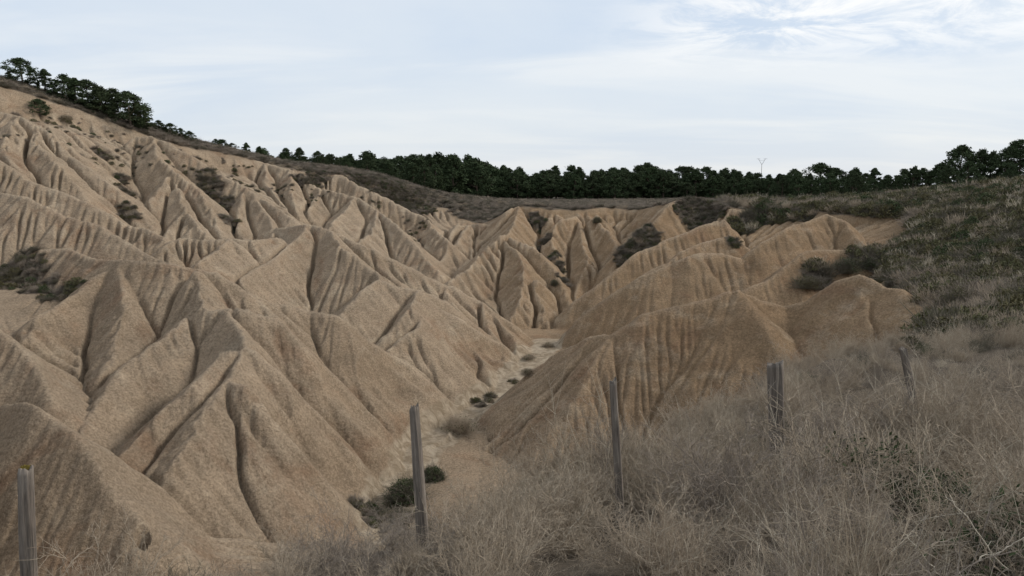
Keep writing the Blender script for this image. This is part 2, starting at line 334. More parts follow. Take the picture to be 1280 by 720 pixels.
for it in range(EROS[0]):
    zx, zy = grad(blur(Z, 1))
    n = EROS[1]
    pa = rsd.uniform(0, NX-1, n); pj = rsd.uniform(0, NY-1, n)
    jj = pj.astype(int); keep = gy[jj] > 14; pa, pj = pa[keep], pj[keep]
    py = np.exp(s0+pj/(NY-1)*(s1-s0))-C0; px = (pa/(NX-1)*2*AM-AM)*(py+C0)
    wgt = (py+C0)**2                                              # grid-uniform seeds stand for more area far away
    vx = np.zeros_like(px); vy = np.zeros_like(px); acc = np.zeros(NX*NY)
    for st in range(EROS[2]):
        i, j = to_index(px, py)
        ok = (i > 1) & (i < NX-2) & (j > 1) & (j < NY-2)
        px, py, vx, vy, wgt, i, j = px[ok], py[ok], vx[ok], vy[ok], wgt[ok], i[ok], j[ok]
        ii = i.astype(np.int64); jj = j.astype(np.int64); fi = i-ii; fj = j-jj
        idx = jj*NX+ii
        acc += np.bincount(idx, wgt*(1-fi)*(1-fj), NX*NY)+np.bincount(idx+1, wgt*fi*(1-fj), NX*NY)+np.bincount(idx+NX, wgt*(1-fi)*fj, NX*NY)+np.bincount(idx+NX+1, wgt*fi*fj, NX*NY)
        f = zx.ravel(); g = zy.ravel()
        gx = f[idx]*(1-fi)*(1-fj)+f[idx+1]*fi*(1-fj)+f[idx+NX]*(1-fi)*fj+f[idx+NX+1]*fi*fj
        gyv = g[idx]*(1-fi)*(1-fj)+g[idx+1]*fi*(1-fj)+g[idx+NX]*(1-fi)*fj+g[idx+NX+1]*fi*fj
        vx = .5*vx-gx; vy = .5*vy-gyv
        sp = np.hypot(vx, vy)+1e-6
        live = sp > .12
        step = .0022*(py+C0)*1.0
        px = px+vx/sp*step; py = py+vy/sp*step
        if not live.all():
            px, py, vx, vy, wgt = px[live], py[live], vx[live], vy[live], wgt[live]
    acc = acc.reshape(NY, NX)/cellA/ n * 4000
    q = np.log1p(acc*EROS[4])
    q1 = blur(q, 1); q3 = blur(q1, 5); wn = smooth01(YY, 30, 65); q = .6*q1+.4*(q1*wn+q3*(1-wn))
    loc = q-blur(q, 12)                                            # local relief: cut the lines, keep the mass
    scale = (YY+C0)/70.
    Z = Z-EROS[3]*np.clip(loc, -.12, 1.5)*bare*np.clip(.8+1.2*vmap, .2, 1.7)*(1-.55*smooth01(XX, 1, 8)*smooth01(-YY, -88, -70))*(.75+.25*smooth01(YY, 24, 32))*np.clip(scale, .5, 1.6)*smooth01(cd, 1.0, 3.0)
    FLOWTOT += loc
Z = blur(Z, 0)
slope = np.hypot(*grad(Z))
rg_ = .5-np.abs(perlin(XX/.75+.4*perlin(XX/2, YY/2, 75), YY/.75, 76))
Z = Z+(.06*fbm(XX, YY, 1.0, 3, 71)+.10*(rg_-.3)+.045*fbm(XX, YY, .33, 2, 73))*bare*np.clip(slope, .3, 1)

# an animal burrow / piping hole low on the near hill
def raycast(u, v, near_=2.0, far_=260.0, step=.15):
    ux, uy, uz = unit(u, v)
    t = np.arange(near_, far_, step); x = ux*t; y = uy*t; z = uz*t
    i, j = to_index(x, y); ok = (i > 0) & (i < NX-1) & (j > 0) & (j < NY-1)
    i = np.clip(i, 0, NX-2); j = np.clip(j, 0, NY-2); ii = i.astype(int); jj = j.astype(int); fi = i-ii; fj = j-jj
    h = Z[jj, ii]*(1-fi)*(1-fj)+Z[jj, ii+1]*fi*(1-fj)+Z[jj+1, ii]*(1-fi)*fj+Z[jj+1, ii+1]*fi*fj
    hit = np.nonzero(ok & (z <= h))[0]
    if len(hit) == 0: return None
    k = hit[0]; return float(x[k]), float(y[k]), float(h[k])
def height(x, y):
    i, j = to_index(np.asarray(x, float), np.asarray(y, float)); i = np.clip(i, 0, NX-1.001); j = np.clip(j, 0, NY-1.001)
    ii = i.astype(int); jj = j.astype(int); fi = i-ii; fj = j-jj
    return Z[jj, ii]*(1-fi)*(1-fj)+Z[jj, ii+1]*fi*(1-fj)+Z[jj+1, ii]*(1-fi)*fj+Z[jj+1, ii+1]*fi*fj
hp = raycast(175, 682)
if hp:
    dd = np.hypot((XX-hp[0]), (YY-hp[1]-.1)*.8)
    Z = Z-.6*np.clip(1-(dd/.19)**2, 0, 1)**.5

# ------------------------------------------------------------------ masks and ground mesh
veg = 1-smooth01(SD, -.3, .8)                    # covered with scrub outside the cut edge
bedm = 1-smooth01(cd, .7, 1.7)
PATCH = [  # scrub patches inside the basin: u, v, radius m, strength
 (20,350,1.9),(50,362,1.1),(72,370,.9),(92,362,.6),(4,343,1.6),(160,265,1.1),(158,240,.9),(150,225,.7),(262,236,1.5),(258,222,1.1),(282,258,1.0),(284,275,1.0),(128,196,.9),
 (375,226,1.2),(392,228,1.3),(402,222,1.2),(462,232,2.2),(480,238,2.6),(500,246,3),(515,254,3),(524,262,2.6),(446,226,2),(512,240,3),(495,232,3),
 (675,285,.9),(682,300,.9),(692,320,.9),(700,338,.8),(704,352,.8),(668,274,1.1),(788,308,1.9),(798,300,2.0),(782,320,1.2),(806,292,1.8),
 (872,262,2.2),(885,270,2.0),(860,272,2.0),(895,264,1.8),(868,285,1.3),(930,290,1.5),(915,300,1.0),(932,283,1.6),(975,272,2.2),(960,278,1.6),(990,268,2.2),(1005,270,1.8),
 (1020,350,1.1),(1090,320,1.1),(1098,332,1.3),(1115,340,1.5),(1075,326,.8),(1138,352,1.5),(1137,335,1.6),
 (600,505,.7),(612,498,.5),(490,655,1.2),(470,650,1.2),(640,478,.4)]
PP = []
for u, v, r in PATCH:
    h = raycast(u, v, 12)
    if h:
        PP.append((h[0], h[1], r)); d = np.hypot(XX-h[0]+.6*vmap*r, YY-h[1]); veg = np.maximum(veg, .9*(1-smooth01(d, r*.55, r*1.05)))
tint = smooth01(XX+.12*(YY-45)+3*fbm(XX, YY, 9, 2, 95), -8, 10)
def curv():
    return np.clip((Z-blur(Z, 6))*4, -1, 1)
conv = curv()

me = bpy.data.meshes.new('ground'); nv = NX*NY
me.vertices.add(nv); me.vertices.foreach_set('co', np.stack([XX, YY, Z], -1).astype(np.float32).ravel())
idx = np.arange(nv).reshape(NY, NX); q = np.stack([idx[:-1, :-1], idx[:-1, 1:], idx[1:, 1:], idx[1:, :-1]], -1).reshape(-1)
nf = len(q)//4
me.loops.add(nf*4); me.loops.foreach_set('vertex_index', q.astype(np.int32))
me.polygons.add(nf); me.polygons.foreach_set('loop_start', (np.arange(nf)*4).astype(np.int32))
me.update(calc_edges=True); me.shade_smooth()
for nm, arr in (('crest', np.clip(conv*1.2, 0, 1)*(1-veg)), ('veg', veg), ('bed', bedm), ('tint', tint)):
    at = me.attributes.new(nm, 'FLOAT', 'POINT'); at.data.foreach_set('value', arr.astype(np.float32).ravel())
ground = bpy.data.objects.new('ground', me); COL.objects.link(ground); ground['kind'] = 'structure'

# ------------------------------------------------------------------ material kit
class Mat:
    def __init__(s, name, rough=1.0):
        s.m = bpy.data.materials.new(name); s.m.use_nodes = True; s.nt = s.m.node_tree; s.N = s.nt.nodes; s.L = s.nt.links
        s.b = s.N['Principled BSDF']; s.b.inputs['Roughness'].default_value = rough; s.b.inputs['Specular IOR Level'].default_value = .15
        s.tc = s.N.new('ShaderNodeTexCoord')
    def mapping(s, src='Object', scale=(1, 1, 1)):
        mp = s.N.new('ShaderNodeMapping'); mp.inputs['Scale'].default_value = scale; s.L.new(s.tc.outputs[src], mp.inputs[0]); return mp.outputs[0]
    def noise(s, scale, detail=4, rough=.55, vec=None, dist=0):
        n = s.N.new('ShaderNodeTexNoise'); n.inputs['Scale'].default_value = scale; n.inputs['Detail'].default_value = detail
        n.inputs['Roughness'].default_value = rough; n.inputs['Distortion'].default_value = dist
        s.L.new(vec if vec is not None else s.tc.outputs['Object'], n.inputs['Vector']); return n.outputs['Fac']
    def ramp(s, src, a, b, c=0., d=1.):
        r = s.N.new('ShaderNodeMapRange'); s.L.new(src, r.inputs[0])
        for i, v in enumerate((a, b, c, d)): r.inputs[i+1].default_value = v
        return r.outputs[0]
    def mix(s, f, a, b, blend='MIX'):
        m = s.N.new('ShaderNodeMix'); m.data_type = 'RGBA'; m.blend_type = blend
        for i, c in ((0, f), (6, a), (7, b)):
            if isinstance(c, (tuple, float, int)): m.inputs[i].default_value = (c+(1,) if isinstance(c, tuple) and len(c) == 3 else c)
            else: s.L.new(c, m.inputs[i])
        return m.outputs[2]
    def math(s, op, a, b):
        m = s.N.new('ShaderNodeMath'); m.operation = op
        for i, c in ((0, a), (1, b)):
            if isinstance(c, (float, int)): m.inputs[i].default_value = c
            else: s.L.new(c, m.inputs[i])
        return m.outputs[0]
    def attr(s, name):
        a = s.N.new('ShaderNodeAttribute'); a.attribute_name = name; return a.outputs['Fac']
    def color(s, c): 
        if isinstance(c, tuple): s.b.inputs['Base Color'].default_value = c+(1,)
        else: s.L.new(c, s.b.inputs['Base Color'])
        return s
    def bump(s, h, dist=.02, strength=1., prev=None):
        b = s.N.new('ShaderNodeBump'); b.inputs['Distance'].default_value = dist; b.inputs['Strength'].default_value = strength
        s.L.new(h, b.inputs['Height'])
        if prev is not None: s.L.new(prev, b.inputs['Normal'])
        s.L.new(b.outputs[0], s.b.inputs['Normal']); return b.outputs[0]
    def rnd(s):
        o = s.N.new('ShaderNodeObjectInfo'); return o.outputs['Random']

g = Mat('badland clay')
big = g.ramp(g.noise(.09, 4, .6), .35, .65); mid = g.ramp(g.noise(.55, 5, .6), .3, .7)
grain = g.ramp(g.noise(9, 6, .75), .30, .70); grit = g.ramp(g.noise(38, 4, .8), .3, .7)
left_c = g.mix(big, (.322, .248, .172), (.272, .203, .135))
right_c = g.mix(big, (.232, .154, .088), (.275, .192, .115))
c = g.mix(g.attr('tint'), left_c, right_c)
red = g.math('MULTIPLY', g.ramp(g.noise(.33, 5, .65, dist=.8), .53, .69), .60)
c = g.mix(red, c, (.205, .120, .070))
pale = g.math('MULTIPLY', g.ramp(g.noise(.42, 5, .65, vec=g.mapping('Object', (1, 1, 1.6))), .55, .70), .40)
c = g.mix(pale, c, (.43, .355, .255))
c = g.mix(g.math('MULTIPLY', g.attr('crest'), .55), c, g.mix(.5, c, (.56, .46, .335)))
strata = g.ramp(g.noise(1.0, 5, .6, vec=g.mapping('Object', (.06, .06, 2.6))), .38, .62, .95, 1.05)
cc = g.mix(1., c, g.mix(mid, (.84, .84, .84), (1.14, 1.13, 1.12)), 'MULTIPLY')
cc = g.mix(.9, cc, g.mix(grain, (.50, .48, .46), (1.50, 1.51, 1.52)), 'MULTIPLY')
cc = g.mix(.7, cc, g.mix(grit, (.55, .53, .51), (1.46, 1.47, 1.5)), 'MULTIPLY')
vs_ = g.N.new('ShaderNodeVectorMath'); vs_.operation = 'SCALE'; g.L.new(cc, vs_.inputs[0]); g.L.new(strata, vs_.inputs['Scale'])
cc = vs_.outputs[0]
soil = g.mix(grain, (.085, .068, .050), (.165, .132, .096))
vegf = g.ramp(g.math('ADD', g.attr('veg'), g.math('MULTIPLY', g.math('SUBTRACT', mid, .5), .5)), .35, .7)
cc = g.mix(vegf, cc, soil)
bedc = g.mix(g.ramp(g.noise(1.3, 6, .7, dist=1.), .42, .6), (.25, .19, .125), (.42, .34, .245))
cc = g.mix(g.ramp(g.math('ADD', g.attr('bed'), g.math('MULTIPLY', g.math('SUBTRACT', g.noise(1.1, 5, .7), .5), .9)), .35, .65), cc, bedc)
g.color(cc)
n1_ = g.bump(g.noise(2.4, 6, .72), .22, .7)
n2_ = g.bump(g.noise(11, 5, .75), .07, 1., n1_)
g.bump(g.noise(42, 3, .7), .012, .8, n2_)
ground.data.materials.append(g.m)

# far ground out to the horizon, hidden mostly behind the wood
ya = np.exp(np.linspace(math.log(168+C0), math.log(4500), 60))-C0; xa = np.linspace(-1.6, 1.6, 60)
FX = xa[None]*(ya[:, None]+C0); FY = np.repeat(ya[:, None], 60, 1)
FZ = tps([W(*p)[:2] for p in RIM+PLAT]+[p[:2] for p in PLATW], [W(*p)[2] for p in RIM+PLAT]+[p[2] for p in PLATW], FX, FY, 2.0)
FZ = np.clip(FZ, -2.6, 30)-.05
def grid_mesh(name, X, Y, Zz):
    m = bpy.data.meshes.new(name); ny, nx = X.shape; ix = np.arange(nx*ny).reshape(ny, nx)
    m.from_pydata(np.stack([X, Y, Zz], -1).reshape(-1, 3).tolist(), [], np.stack([ix[:-1, :-1], ix[:-1, 1:], ix[1:, 1:], ix[1:, :-1]], -1).reshape(-1, 4).tolist())
    m.shade_smooth(); o = bpy.data.objects.new(name, m); COL.objects.link(o); return o
fg = grid_mesh('terrain', FX, FY, FZ); fg['kind'] = 'structure'
fm = Mat('far soil'); fm.color(fm.mix(fm.noise(.05, 5), (.10, .085, .06), (.16, .13, .09))); fg.data.materials.append(fm.m)

# ------------------------------------------------------------------ mesh builders (numpy)
def mesh_from(name, V, Fq, mats, mi=None, smooth=False):
    m = bpy.data.meshes.new(name); V = np.asarray(V, np.float32).reshape(-1, 3); Fq = np.asarray(Fq, np.int32); k = Fq.shape[1]
    m.vertices.add(len(V)); m.vertices.foreach_set('co', V.ravel())
    m.loops.add(Fq.size); m.loops.foreach_set('vertex_index', Fq.ravel())
    m.polygons.add(len(Fq)); m.polygons.foreach_set('loop_start', (np.arange(len(Fq))*k).astype(np.int32))
    for x in mats: m.materials.append(x)
    if mi is not None: m.polygons.foreach_set('material_index', np.asarray(mi, np.int32))
    m.update(calc_edges=True)
    if smooth: m.shade_smooth()
    return m
def tubes(P, Rr, sides=3):
    """P (n, s, 3) paths, Rr (n, s) radii -> verts, quads"""
    n, s, _ = P.shape
    T = np.gradient(P, axis=1); T /= np.linalg.norm(T, axis=2, keepdims=True)+1e-9
    up = np.where(np.abs(T[..., 2:3]) > .9, np.array([1., 0, 0]), np.array([0, 0, 1.]))
    A = np.cross(T, up); A /= np.linalg.norm(A, axis=2, keepdims=True)+1e-9; B = np.cross(T, A)
    an = np.arange(sides)*2*np.pi/sides
    V = P[:, :, None]+Rr[:, :, None, None]*(np.cos(an)[None, None, :, None]*A[:, :, None]+np.sin(an)[None, None, :, None]*B[:, :, None])
    ix = np.arange(n*s*sides).reshape(n, s, sides); nx = np.roll(ix, -1, 2)
    Fq = np.stack([ix[:, :-1], nx[:, :-1], nx[:, 1:], ix[:, 1:]], -1).reshape(-1, 4)
    return V.reshape(-1, 3), Fq
def twigs(seed, n, rad, hgt, th, segs=4, spread=1.0, curl=.12, subs=2, upright=.5, base=.35):
    r = np.random.RandomState(seed)
    b = np.zeros((n, 3)); a = r.uniform(0, 2*np.pi, n); q = rad*base*np.sqrt(r.uniform(0, 1, n)); b[:, 0] = q*np.cos(a); b[:, 1] = q*np.sin(a); b[:, 2] = -.04
    az_ = a+r.normal(0, .9, n); tilt = np.clip(np.abs(r.normal(0, .75*spread, n)), 0, 1.45)
    L = 1/np.sqrt((np.sin(tilt)/rad)**2+(np.cos(tilt)/hgt)**2)*r.uniform(.55, 1.08, n)
    d = np.stack([np.sin(tilt)*np.cos(az_), np.sin(tilt)*np.sin(az_), np.cos(tilt)], -1)
    def path(b, d, L, seg):
        t = np.linspace(0, 1, seg)[None, :, None]
        c1 = r.normal(0, 1, (len(b), 1, 3))*curl; c2 = r.normal(0, 1, (len(b), 1, 3))*curl*.6; ph = r.uniform(0, 6.28, (len(b), 1, 1))
        Lx = L[:, None, None]
        return b[:, None]+Lx*(d[:, None]*t+c1*t*t+c2*np.sin(t*7+ph)*t*.5)
    P = path(b, d, L, segs); ra = th*(1-.75*np.linspace(0, 1, segs))[None]*r.uniform(.7, 1.4, (n, 1))
    V, Fq = tubes(P, ra)
    if subs:
        m = n*subs; par = r.randint(0, n, m); ts = r.uniform(.3, .95, m)*(segs-1); i0 = np.floor(ts).astype(int).clip(0, segs-2); f = (ts-i0)[:, None]
        st = P[par, i0]*(1-f)+P[par, i0+1]*f; tan = P[par, i0+1]-P[par, i0]; tan /= np.linalg.norm(tan, axis=1, keepdims=True)+1e-9
        dd = tan+r.normal(0, .55, (m, 3)); dd[:, 2] += upright*.4; dd /= np.linalg.norm(dd, axis=1, keepdims=True)
        P2 = path(st, dd, L[par]*r.uniform(.15, .45, m), 3); r2 = th*.6*(1-.7*np.linspace(0, 1, 3))[None]*r.uniform(.7, 1.3, (m, 1))
        V2, F2 = tubes(P2, r2); Fq = np.concatenate([Fq, F2+len(V)]); V = np.concatenate([V, V2])
    return V, Fq
def bramble(seed, n1, n2, n3, rad, hgt, th, spread=1.1, curl=.25):
    """three orders of forking woody stems"""
    r = np.random.RandomState(seed); out = []; nv_ = 0
    def path(b, d, L, seg):
        t = np.linspace(0, 1, seg)[None, :, None]; c1 = r.normal(0, 1, (len(b), 1, 3))*curl; c2 = r.normal(0, 1, (len(b), 1, 3))*curl*.35; ph = r.uniform(0, 6.28, (len(b), 1, 1))
        return b[:, None]+L[:, None, None]*(d[:, None]*t+c1*t*t+c2*np.sin(t*8+ph)*t*.5)
    a = r.uniform(0, 6.283, n1); q = rad*.3*np.sqrt(r.uniform(0, 1, n1)); b = np.stack([q*np.cos(a), q*np.sin(a), np.full(n1, -.04)], -1)
    tilt = np.clip(np.abs(r.normal(0, .7*spread, n1)), 0, 1.4); az_ = a+r.normal(0, .9, n1)
    d = np.stack([np.sin(tilt)*np.cos(az_), np.sin(tilt)*np.sin(az_), np.cos(tilt)], -1)
    L = .85/np.sqrt((np.sin(tilt)/rad)**2+(np.cos(tilt)/hgt)**2)*r.uniform(.6, 1.1, n1)
    P = path(b, d, L, 6); out.append(tubes(P, th*(1-.6*np.linspace(0, 1, 6))[None]*r.uniform(.7, 1.3, (n1, 1)), 3))
    for lev, (nn, fr, tk, sg) in enumerate(((n2, .55, .62, 5), (n3, .5, .42, 4))):
        m = len(P)*nn; par = r.randint(0, len(P), m); s_ = P.shape[1]; ts = (.2+.8*r.uniform(0, 1, m)**.7)*(s_-1)*.999; i0 = np.floor(ts).astype(int); f = (ts-i0)[:, None]
        st = P[par, i0]*(1-f)+P[par, i0+1]*f; tan = P[par, i0+1]-P[par, i0]; tan /= np.linalg.norm(tan, axis=1, keepdims=True)+1e-9
        dd = tan+r.normal(0, .62, (m, 3)); dd[:, 2] += .12; dd /= np.linalg.norm(dd, axis=1, keepdims=True)
        L = L[par]*fr*r.uniform(.35, 1.1, m); P = path(st, dd, L, sg); out.append(tubes(P, th*tk*(1-.65*np.linspace(0, 1, sg))[None]*r.uniform(.7, 1.3, (m, 1)), 3))
    V = []; Q = []; n_ = 0
    for v, f in out: V.append(v); Q.append(f+n_); n_ += len(v)
    return np.concatenate(V), np.concatenate(Q)
def leaves(seed, centers, crad, per, size, flat=.8, droop=0., aspect=1.9):
    """tufts of small leaf faces scattered round clump centres"""
    r = np.random.RandomState(seed); n = len(centers)*per
    c = np.repeat(centers, per, 0); cr = np.repeat(np.broadcast_to(crad, (len(centers),)), per)
    o = r.normal(0, 1, (n, 3)); o /= np.linalg.norm(o, axis=1, keepdims=True); o *= (r.uniform(0, 1, (n, 1))**.45); o[:, 2] *= flat
    p = c+o*cr[:, None]
    d = o+r.normal(0, .6, (n, 3)); d[:, 2] += .35; d /= np.linalg.norm(d, axis=1, keepdims=True)+1e-9
    w = np.cross(d, r.normal(0, 1, (n, 3))); w /= np.linalg.norm(w, axis=1, keepdims=True)+1e-9
    s = size*r.uniform(.6, 1.35, (n, 1)); l = d*s*aspect*.5; w = w*s*.5
    V = np.stack([p-l, p+w*.8, p+l, p-w*.8], 1).reshape(-1, 3)
    return V, np.arange(4*n).reshape(n, 4)

def stem_mat(name, cols, rough=1.):
    m = Mat(name, rough); a = m.mix(m.ramp(m.noise(3.5, 4, .7), .35, .65), cols[0], cols[1])
    b = m.mix(m.rnd(), a, cols[2]); m.color(m.mix(.8, b, m.mix(m.ramp(m.noise(60, 2), .3, .7), (.72, .72, .72), (1.28, 1.28, 1.28)), 'MULTIPLY')); return m.m
M_dry = stem_mat('dry grey stems', [(.32, .258, .19), (.45, .378, .285), (.37, .30, .222)])
M_straw = stem_mat('pale straw stems', [(.46, .40, .30), (.60, .53, .42), (.52, .45, .35)])
M_dark = stem_mat('dark heath stems', [(.105, .095, .072), (.165, .142, .112), (.135, .122, .088)])
M_lilac = stem_mat('grey heath stems', [(.225, .185, .148), (.32, .268, .215), (.26, .218, .175)])
M_olive = stem_mat('olive leaves', [(.090, .092, .045), (.150, .142, .072), (.125, .108, .055)])
M_green = stem_mat('green leaves', [(.042, .060, .028), (.078, .098, .042), (.064, .076, .038)])
M_needle = stem_mat('pine needles', [(.034, .054, .026), (.066, .090, .040), (.050, .064, .032)])
M_bark = Mat('pine bark'); M_bark.color(M_bark.mix(M_bark.noise(12, 4), (.07, .052, .04), (.15, .115, .09))); M_bark = M_bark.m

# ------------------------------------------------------------------ scrub prototypes, instanced by stuff objects
PROTO = bpy.data.collections.new('scrub_kinds')
def proto(name, parts):
    V = []; Q = []; mi = []; mats = []; n = 0
    for (v, f), m in parts:
        V.append(v); Q.append(f+n); n += len(v); mats.append(m); mi += [len(mats)-1]*len(f)
    o = bpy.data.objects.new(name, mesh_from(name, np.concatenate(V), np.concatenate(Q), mats, mi)); return o
def scatter_obj(name, label_cols, pts, rot, scl, idx):
    """one stuff object: points carry rotation, scale and which plant stands there"""
    cname, objs = label_cols
    coll = bpy.data.collections.new(cname)
    for i, o in enumerate(objs):
        o.name = '%s_kind_%s' % (cname, 'abcdefghijkl'[i]); coll.objects.link(o)
    m = bpy.data.meshes.new(name); m.vertices.add(len(pts)); m.vertices.foreach_set('co', np.asarray(pts, np.float32).ravel())
    a = m.attributes.new('rotv', 'FLOAT_VECTOR', 'POINT'); a.data.foreach_set('vector', np.asarray(rot, np.float32).ravel())
    a = m.attributes.new('sclv', 'FLOAT_VECTOR', 'POINT'); a.data.foreach_set('vector', np.asarray(scl, np.float32).ravel())
    a = m.attributes.new('kindi', 'INT', 'POINT'); a.data.foreach_set('value', np.asarray(idx, np.int32))
    o = bpy.data.objects.new(name, m); COL.objects.link(o)
    ng = bpy.data.node_groups.new(name, 'GeometryNodeTree')
    ng.interface.new_socket('Geometry', in_out='INPUT', socket_type='NodeSocketGeometry'); ng.interface.new_socket('Geometry', in_out='OUTPUT', socket_type='NodeSocketGeometry')
    N = ng.nodes; L = ng.links; gi = N.new('NodeGroupInput'); go = N.new('NodeGroupOutput')
    ci = N.new('GeometryNodeCollectionInfo'); ci.inputs['Collection'].default_value = coll; ci.inputs['Separate Children'].default_value = True; ci.inputs['Reset Children'].default_value = True
    ip = N.new('GeometryNodeInstanceOnPoints'); ip.inputs['Pick Instance'].default_value = True
    def na(nm, t):
        x = N.new('GeometryNodeInputNamedAttribute'); x.data_type = t; x.inputs['Name'].default_value = nm; return x.outputs['Attribute']
    L.new(gi.outputs[0], ip.inputs['Points']); L.new(ci.outputs[0], ip.inputs['Instance']); L.new(na('kindi', 'INT'), ip.inputs['Instance Index'])
    er = N.new('FunctionNodeEulerToRotation'); L.new(na('rotv', 'FLOAT_VECTOR'), er.inputs[0]); L.new(er.outputs[0], ip.inputs['Rotation'])
    L.new(na('sclv', 'FLOAT_VECTOR'), ip.inputs['Scale']); L.new(ip.outputs[0], go.inputs[0])
    md = o.modifiers.new('scatter', 'NODES'); md.node_group = ng
    o['kind'] = 'stuff'; return o

near_kinds = [
 proto('a', [(bramble(1, 46, 7, 6, .62, .66, .0046), M_dry)]),
 proto('b', [(bramble(2, 40, 8, 6, .74, .55, .0044, 1.3, .32), M_dry), (twigs(22, 26, .6, .75, .0030, 7, 1.0, .3, 3), M_straw)]),
 proto('c', [(twigs(3, 300, .46, .80, .0026, 6, .8, .20, 3), M_dry), (twigs(23, 46, .4, .95, .0026, 6, .7, .16, 1), M_straw)]),
 proto('d', [(bramble(4, 44, 7, 6, .64, .55, .0044, 1.2, .30), M_lilac)]),
 proto('e', [(twigs(5, 150, .36, .62, .0022, 6, .6, .14, 1, base=.5), M_straw)]),
 proto('f', [(bramble(6, 30, 6, 5, .42, .42, .004), M_dark), (leaves(6, np.random.RandomState(6).normal(0, 1, (160, 3))*[.17, .17, .10]+[0, 0, .22], .07, 12, .018), M_green)]),
 proto('g', [(bramble(7, 40, 7, 6, .58, .55, .0048, 1.2, .28), M_dark)]),
]
def slopebush(seed, mat, n=170, th=.009, rad=.5, h=.42, spread=1.1): return (twigs(seed, n, rad, h, th, 3, spread, .12, 2), mat)
def dome(seed, n, rad, h):
    r = np.random.RandomState(seed); a = r.uniform(0, 6.283, n); z = r.uniform(.05, 1, n); q = np.sqrt(np.clip(1-z*z, 0, 1))*r.uniform(.6, 1, n)
    return np.stack([rad*q*np.cos(a), rad*q*np.sin(a), h*z], -1)
far_kinds = [
 proto('a', [slopebush(31, M_lilac)]), proto('b', [slopebush(32, M_dry)]), proto('c', [slopebush(33, M_dark, 200, .010)]),
 proto('d', [slopebush(34, M_dark, 90), (leaves(34, dome(34, 40, .42, .38), .12, 14, .045), M_olive)]),
 proto('e', [slopebush(35, M_dark, 90), (leaves(35, dome(35, 45, .45, .48), .13, 16, .045), M_green)]),
 proto('f', [slopebush(36, M_straw, 90, .007, .35, .5, .7)]),
]
rp = np.random.RandomState(77)
def spots(n, x0, x1, y0, y1, keep, sink=.03):
    x = rp.uniform(x0, x1, n); y = rp.uniform(y0, y1, n); i, j = to_index(x, y); ok = (i > 1) & (i < NX-2) & (j > 1) & (j < NY-2)
    x, y = x[ok], y[ok]; i = i[ok].astype(int); j = j[ok].astype(int)
    k = keep(x, y, SD[j, i], veg[j, i]); x, y = x[k], y[k]
    return np.stack([x, y, height(x, y)-sink], -1)
def pack(p, smin, smax, tilt=.25, squash=(.8, 1.2)):
    n = len(p); rot = np.stack([rp.normal(0, tilt, n), rp.normal(0, tilt, n), rp.uniform(0, 6.283, n)], -1)
    s = rp.uniform(smin, smax, n); return rot, np.stack([s*rp.uniform(.9, 1.2, n), s*rp.uniform(.9, 1.2, n), s*rp.uniform(*squash, n)], -1)
nz = lambda x, y, lam, sd: fbm(np.asarray(x), np.asarray(y), lam, 3, sd)

# foreground brush on the near rim; taller and denser to the right
def near_keep(x, y, sd, v):
    d = np.hypot(x, y); right = smooth01(x+.12*y, -1.2, 2.5)
    dens = (.62+.38*right)*np.maximum(smooth01(nz(x, y, 1.5, 207), -.32, .02), smooth01(x, .5, -.4)); dens = dens*np.where(d < 2.2, 0, 1)
    return (sd < .9) & (rp.uniform(0, 1, len(x)) < dens) & ~((y < 3.2) & (np.abs(x) < 1.0))
pn = spots(3300, -12, 20, 1.8, 20, near_keep)
rn, sn = pack(pn, .70, 1.22)
hgtf = .50+.36*smooth01(pn[:, 0]+.1*pn[:, 1], -1.5, 2.2)+.75*nz(pn[:, 0], pn[:, 1], 2.1, 201)
hgtf = hgtf*(1-.40*smooth01(pn[:, 1], 8, 12.5)); 
for qx, qy in ((-2.9, 4.6), (-.7, 5.8), (.95, 7.0), (6.1, 11.2), (6.2, 12.2)):   # grazed lower round the posts
    hgtf = hgtf*(1-.45*np.exp(-((pn[:, 0]-qx*.93)**2+((pn[:, 1]-qy+.5)*.7)**2)/.6))
sn = sn*np.clip(hgtf, .28, 1.35)[:, None]
t = nz(pn[:, 0], pn[:, 1], 2.2, 203)+rp.normal(0, .18, len(pn)); u_ = rp.uniform(0, 1, len(pn))
kn = np.where(t > .28, 3, np.where(t < -.38, 6, np.where(u_ < .36, 0, np.where(u_ < .66, 1, np.where(u_ < .84, 2, np.where(u_ < .93, 4, 5))))))
for u0_, v0_, r0_ in ((432,690,.35),(1150,655,.4),(428,715,.3),(1225,668,.35),(690,560,.4)):      # green growth low in the brush
    h_ = raycast(u0_, v0_, 1.5)
    if h_: kn = np.where(np.hypot(pn[:, 0]-h_[0], pn[:, 1]-h_[1]) < r0_, 5, kn)
scatter_obj('dry_brush', ('near_brush', near_kinds), pn, rn, sn, kn)['label'] = 'tangled dry grey brush and grass covering the near rim around the fence posts'

# scrub on the right hand slope, plateau heath and patches in the basin
def zone_keep(lam, dens, seed):
    def k(x, y, sd, v): return (v > .5+.25*rp.uniform(-1, 1, len(x))) & (rp.uniform(0, 1, len(x)) < dens)
    return k
ps = spots(60000, 12, 75, 15, 96, lambda x, y, sd, v: (v > .5) & (x > .17*y+9) & (y > 15+.0*x) & ((y > 19) | (x > 17)) & (rp.uniform(0, 1, len(x)) < np.clip(26/y, .3, 1)))
rn_, ss = pack(ps, .6, 1.7); ss = ss*np.clip(.75+ps[:, 1]/120, .7, 1.3)[:, None]*np.clip(1+.5*nz(ps[:, 0], ps[:, 1], 5, 215), .6, 1.5)[:, None]
t = nz(ps[:, 0]*.7, ps[:, 1], 9, 211)+rp.normal(0, .12, len(ps)); t2 = nz(ps[:, 0], ps[:, 1], 4, 213); u_ = rp.uniform(0, 1, len(ps))
